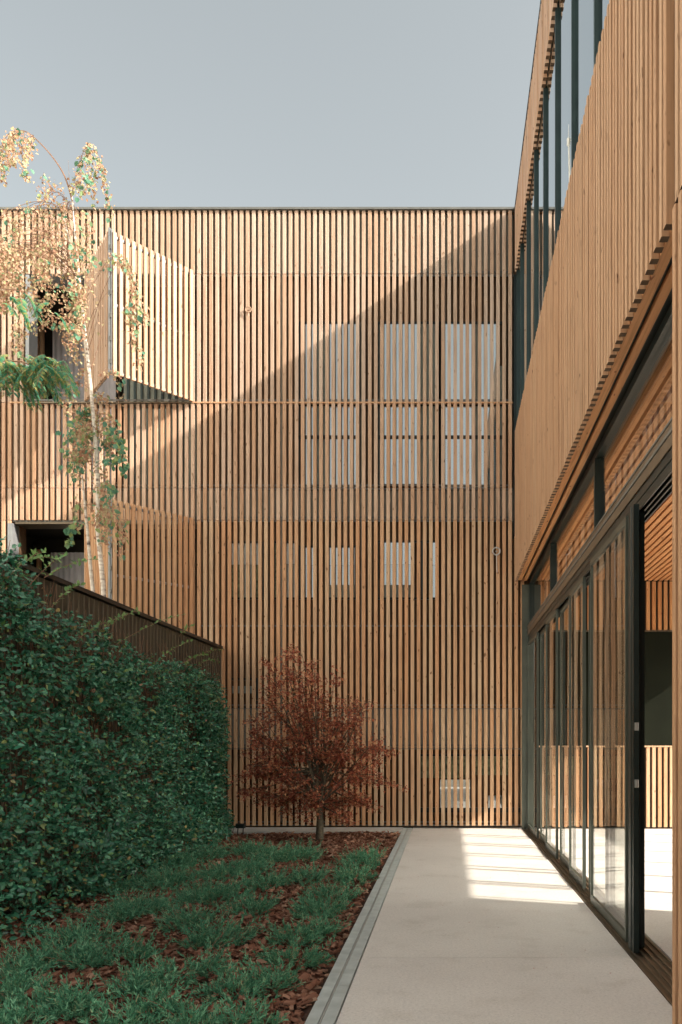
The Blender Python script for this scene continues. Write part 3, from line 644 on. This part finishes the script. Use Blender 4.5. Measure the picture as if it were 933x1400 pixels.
for i, (hx, hy) in enumerate(heads):
    e = mpt(432+(hx-432)*1.13, hy, random.uniform(-.6, .55)); s_ = random.choice(tops)
    m_ = s_*.5+e*.5+Vector((random.uniform(-.08, .08), random.uniform(-.1, .1), -.10*(e.z < 1.2)+.04))
    pts = [s_*(1-t)**2+m_*2*t*(1-t)+e*t*t for t in (0, .2, .4, .6, .8, 1)]
    br.tube(pts, [.016, .013, .010, .008, .005, .002], 5)
    for q in range(9):
        t = random.uniform(.45, 1); b = s_*(1-t)**2+m_*2*t*(1-t)+e*t*t
        f = b+Vector((random.gauss(0, .17), random.gauss(0, .17), random.gauss(.03, .11))); br.tube([b, (b+f)/2+Vector((0, 0, .02)), f], [.0035, .003, .0015], 4)
        for k in range(34):
            tt = random.random()**.6; p = b*(1-tt)+f*tt+Vector((random.gauss(0, .045), random.gauss(0, .05), random.gauss(-.01, .032)))
            Pp.append(p); Dd.append((random.gauss(0, 1), random.gauss(0, 1), random.gauss(-.5, .5))); Nn.append((random.gauss(0, .6), random.gauss(-.4, .5), 1)); Ll.append(random.uniform(.032, .06))
br.build('branches', M_BARK, mp)
Ll = np.array(Ll); leaves('foliage', Pp, Dd, Nn, Ll, Ll*.9, M_MAPLE, mp, STAR)

# fallen leaves under the maple and along the path edge
Pp, Dd, Nn, Ll = [], [], [], []
for i in range(230):
    x = random.gauss(o0.x+.1, .75); yy = random.gauss(YM-.3, 1.1)
    if i > 190: x = random.uniform(-.95, 1.2); yy = random.uniform(5, 13.6)
    if yy > 13.9 or x < -3.6: continue
    zz = .012 if x < -.8 else .004
    Pp.append((x, yy, zz+random.uniform(.001, .02)*(x < -.8))); a = random.uniform(0, 6.28); Dd.append((math.cos(a), math.sin(a), .05)); Nn.append((random.gauss(0, .15), random.gauss(0, .15), 1)); Ll.append(random.uniform(.022, .042)*(1 if x < -.8 else .55))
Ll = np.array(Ll); fo = leaves('fallen_leaves', Pp, Dd, Nn, Ll, Ll*.9, M_MAPLE, None, STAR); tag(fo, 'scattered fallen russet leaves under the small red tree and along the path', 'leaves', kind='stuff')

# ------------------------------------------------------------------ birch behind the wall
YBi = 11.5
bt = empty('birch_tree', px(140, 900, YBi)); bt.location.z = -.1; tag(bt, 'slender white stemmed birch with drooping pale autumn leaves behind the garden wall', 'tree'); b0 = Vector(bt.location)
def bp(x, y, dy=0.0): return px(x, y, YBi+dy)-b0
tk = MB()
tk.tube([(.0, 0, -.1), bp(143, 860), bp(141, 800), bp(133, 720), bp(134, 660), bp(130, 600), bp(125, 540), bp(119, 480), bp(113, 430), bp(108, 380), bp(103, 330), bp(100, 290), bp(98, 262)],
        [.042, .038, .034, .031, .028, .026, .024, .022, .020, .017, .014, .010, .005], 10)
tk.build('trunk', M_BIRCH, bt, True)
MB().tube([(-.1, .05, -.1), bp(132, 860, .1), bp(124, 780, .1), bp(119, 720, .08), bp(112, 650, .05)], [.036, .032, .028, .022, .012], 8).tube([bp(128, 560), bp(110, 430, .1), bp(95, 330, .1), bp(88, 300, .1)], [.012, .014, .011, .005], 6).build('side_stem', M_BIRCH, bt, True)
tb = MB(); Pp, Dd, Nn, Ll = [], [], [], []; Gp, Gd, Gn, Gl = [], [], [], []
def addleaf(p, g_=False, s=1.0):
    d = (random.gauss(0, .55), random.gauss(0, .55), random.gauss(-.8, .5)); n_ = (random.gauss(.5, .6), random.gauss(-.8, .5), random.gauss(.3, .5))
    if g_: Gp.append(p); Gd.append(d); Gn.append(n_); Gl.append(random.uniform(.055, .10)*s)
    else: Pp.append(p); Dd.append(d); Nn.append(n_); Ll.append(random.uniform(.028, .058)*s)
def strand(pts2, dens=1.0, green=0.0, r=.006, jit=.035, s=1.0, t0=0.0, wig=1.0):
    dy = random.uniform(-.5, .5)*wig
    P3 = [bp(x, y, dy*min(1, i/2)) for i, (x, y) in enumerate(pts2)]
    sm = []
    for i in range(len(P3)-1):
        a, b = P3[max(0, i-1)], P3[i]; c, d = P3[i+1], P3[min(len(P3)-1, i+2)]
        for k in range(5):
            t = k/5; sm.append(.5*((2*b)+(c-a)*t+(2*a-5*b+4*c-d)*t*t+(3*b-a-3*c+d)*t**3))
    sm.append(P3[-1]); tb.tube(sm, [max(.0012, r*(1-i/len(sm))) for i in range(len(sm))], 5)
    Lt = sum((sm[i+1]-sm[i]).length for i in range(len(sm)-1))
    for k in range(int(Lt*75*dens)):
        f = t0+(1-t0)*random.random(); i = min(len(sm)-2, int(f*(len(sm)-1))); p = sm[i].lerp(sm[i+1], random.random())
        addleaf(p+Vector((random.gauss(0, jit), random.gauss(0, jit), random.gauss(-.02, jit))), random.random() < green, s)
# the bare arching leader and its hanging tips
strand([(99, 275), (88, 240), (70, 212), (45, 186), (30, 178), (12, 182), (4, 200), (0, 235)], .0, r=.012, wig=.2)
for q in ([(20, 178), (14, 190), (8, 215), (4, 250)], [(16, 180), (18, 200), (17, 220)], [(8, 186), (2, 205), (0, 232)], [(42, 184), (34, 200), (32, 225), (36, 243)], [(30, 180), (30, 200), (31, 222)], [(45, 187), (40, 200), (39, 212)], [(26, 178), (12, 188), (2, 206), (-4, 226)], [(10, 190), (6, 220), (2, 245)]): strand(q, 1.7, .04, .003, .03)
for q in ([(99, 262), (104, 235), (116, 202), (123, 197), (134, 212), (143, 240), (147, 262), (150, 278)], [(118, 200), (122, 215), (130, 230), (128, 250)], [(112, 215), (108, 240), (113, 262)], [(99, 262), (112, 238), (126, 245), (130, 280)], [(123, 198), (121, 240), (118, 262)], [(134, 212), (140, 235), (146, 270), (150, 295)]): strand(q, 1.1, .10, .004, .028)
strand([(60, 235), (56, 250), (58, 270)], 1.3, .1, .002, .04); strand([(60, 262), (72, 252), (84, 254)], 1.2, 0, .002, .04); strand([(95, 258), (94, 235), (93, 218)], .1, 0, .003, .01)
# dense pale mass on the left
for i in range(42):
    x0, y0 = 100+random.uniform(-3, 6), random.uniform(285, 400); x1 = random.uniform(-15, 92); y1 = y0+random.uniform(-10, 20)-15; L_ = random.uniform(25, 85)
    y1 = min(max(y1, 285+max(0, 40-x1)*.4), 350)
    strand([(x0, y0), ((x0+x1)/2, min(y0, y1)-random.uniform(6, 26)), (x1, y1), (x1-random.uniform(0, 8), y1+L_*.6), (x1-random.uniform(0, 9), min(y1+L_, 420))], .66, .02, .005, .05, t0=.35)
for q in ([(30, 380), (28, 420), (22, 450), (20, 475)], [(45, 380), (38, 420), (30, 450), (26, 482)], [(70, 390), (64, 410), (58, 430)], [(100, 360), (86, 390), (92, 420), (86, 445)], [(105, 400), (104, 430), (108, 470), (106, 490)], [(109, 420), (98, 445), (100, 475)], [(50, 450), (66, 438), (84, 452), (92, 475), (104, 492)], [(60, 440), (75, 432), (95, 445)], [(15, 360), (8, 390), (12, 420)], [(50, 350), (46, 385), (50, 412)]): strand(q, 1.5, .03, .003, .04)
for i in range(14):
    x0 = random.uniform(92, 128); y0 = random.uniform(280, 420); strand([(104, y0), (x0, y0+10), (x0+random.uniform(-6, 6), y0+60)], 1.3, .06, .003, .04)
# strands over the open shutter
for q in ([(118, 470), (140, 400), (165, 355), (180, 372), (186, 410), (187, 440)], [(165, 356), (172, 366), (180, 392), (178, 430), (184, 470)], [(186, 400), (196, 420), (199, 440)], [(183, 430), (188, 470), (190, 500)], [(112, 420), (135, 375), (155, 350), (175, 368)], [(178, 400), (176, 425), (182, 450)]): strand(q, 1.15, .08, .004, .035, t0=.4)
for q in ([(120, 480), (132, 440), (140, 395)], [(122, 510), (135, 470), (142, 430)], [(118, 455), (128, 425), (150, 395)]): strand(q, .1, 0, .005, .02)
# lower bushy mass round the stem
for i in range(31):
    x0 = 128+random.uniform(-6, 8); y0 = random.uniform(505, 720); x1 = x0+random.choice((-1, 1))*random.uniform(8, 38); y1 = y0+random.uniform(-6, 20)
    strand([(x0, y0), ((x0+x1)/2, y0-10), (x1, y1), (x1+random.uniform(-4, 4), min(758, y1+random.uniform(12, 45)))], 1.15, .05, .004, .04, t0=.15)
for q in ([(125, 580), (105, 575), (92, 600), (95, 640)], [(128, 560), (115, 556), (100, 575)], [(135, 600), (155, 585), (168, 610)], [(135, 620), (150, 605), (170, 640)], [(130, 560), (112, 575), (118, 610)], [(135, 650), (150, 660), (155, 675)], [(130, 575), (120, 590), (108, 620), (100, 650)], [(128, 640), (150, 625), (172, 632)], [(134, 700), (145, 712), (152, 725)], [(130, 720), (110, 712), (96, 728), (98, 745)]): strand(q, .75, .92, .004, .04, t0=.3)
tb.build('twigs', M_TWIG, bt)
Ll = np.array(Ll); leaves('foliage', Pp, Dd, Nn, Ll, Ll*.8, M_BLEAF, bt); Gl = np.array(Gl); leaves('green_leaves', Gp, Gd, Gn, Gl, Gl*.85, M_BGREEN, bt, LEAF6)
print('birch', len(Pp), len(Gp))

# ------------------------------------------------------------------ tree with pinnate leaves reaching in from the left
pt = empty('pinnate_tree', (-6.9, 10.4, -.1)); tag(pt, 'drooping feathery green branch of a tree beyond the left wall below the open loggia', 'tree'); p0_ = Vector(pt.location)
def pp(x, y, dy=0.0): return px(x, y+14, 10.4+dy)-p0_
MB().tube([(0, 0, -.1), (.03, 0, 2.5), pp(-160, 620), pp(-140, 500), pp(-135, 380)], [.07, .06, .045, .03, .012], 8).build('trunk', M_BARK, pt, True)
br = MB(); Pp, Dd, Nn, Ll = [], [], [], []
br.tube([pp(-150, 560), pp(-80, 500), pp(-20, 478), pp(30, 480), pp(70, 498)], [.02, .017, .013, .009, .004], 6)
br.tube([pp(-140, 450), pp(-70, 400), pp(0, 380), pp(45, 385)], [.015, .012, .008, .003], 6)
fr_ = []
for i in range(105):
    t = random.random(); x = -60+t*150; y = 482+random.uniform(-12, 14); fr_.append((x, y, random.uniform(-.35, 1.0), random.uniform(28, 60)))
for q in ((12, 390), (28, 394), (5, 400), (66, 400), (74, 412), (22, 400), (50, 392), (34, 386)): fr_.append((q[0], q[1], random.uniform(-.3, .6), 30))
for (x, y, tilt, L_) in fr_:
    a = pp(x, y, random.uniform(-.4, .4)); Lm = L_*10.4/1120; d = Vector((math.cos(random.uniform(-.4, 1.2))*tilt*1.2, random.uniform(-.6, .6), -.15)).normalized(); p = a.copy(); pts = []
    for k in range(10):
        pts.append(p.copy()); p = p+d*Lm/9; d = (d+Vector((0, 0, -.17))).normalized()
    br.tube(pts, .0025, 4)
    for k in range(1, 10):
        ax = (pts[k]-pts[k-1]).normalized(); sd_ = ax.cross(Vector((0, 0, 1))).normalized()
        for sg in (-1, 1):
            for u in range(2):
                Pp.append(pts[k]-ax*.02*u); Dd.append(ax*.55+sd_*sg+Vector((0, 0, -.55))); Nn.append((random.gauss(0, .2), -.5, .8)); Ll.append(random.uniform(.06, .10))
br.build('branches', M_TWIG, pt); Ll = np.array(Ll); leaves('foliage', Pp, Dd, Nn, Ll, Ll*.34, M_FERN, pt)

# ------------------------------------------------------------------ garden lights
fl = empty('floodlight', px(329, 1141, 13.15)); fl.location.z = 0; tag(fl, 'small black garden floodlight on short legs at the foot of the slats beside the hedge', 'lamp')
b = MB(); b.tube([(-.075, 0, .135), (.075, 0, .135)], .038, 14); b.build('lamp_body', M_BLACK, fl, True)
MB().box(-.07, .07, -.055, -.03, .10, .165, .006).build('lens', M_FRAME, fl)
MB().tube([(-.04, 0, .12), (-.045, 0, .06), (-.05, .01, -.02)], .009, 6).build('leg', M_BLACK, fl); MB().tube([(.045, 0, .12), (.04, 0, .06), (.035, .01, -.02)], .009, 6).build('leg', M_BLACK, fl)
MB().tube([(-.075, 0, .13), (-.11, .02, .10), (-.14, .03, .02)], .005, 5).build('cable', M_BLACK, fl)
sp = empty('ground_spotlight', px(180, 1200, 8.6)); sp.location.z = 0.03; sp.rotation_euler = (math.radians(14), math.radians(-16), .2); tag(sp, 'round black ground spotlight with pale rim half hidden under the hedge', 'lamp')
MB().tube([(0, 0, -.03), (0, 0, .05), (0, 0, .10)], [.05, .075, .088], 20).build('lamp_body', M_BLACK, sp, True)
MB().tube([(0, 0, .1005), (0, 0, .112)], [.094, .094], 24).build('rim', M_SILVER, sp)
MB().tube([(0, 0, .1125), (0, 0, .116)], [.078, .070], 24).build('lens', M_FRAME, sp, True)
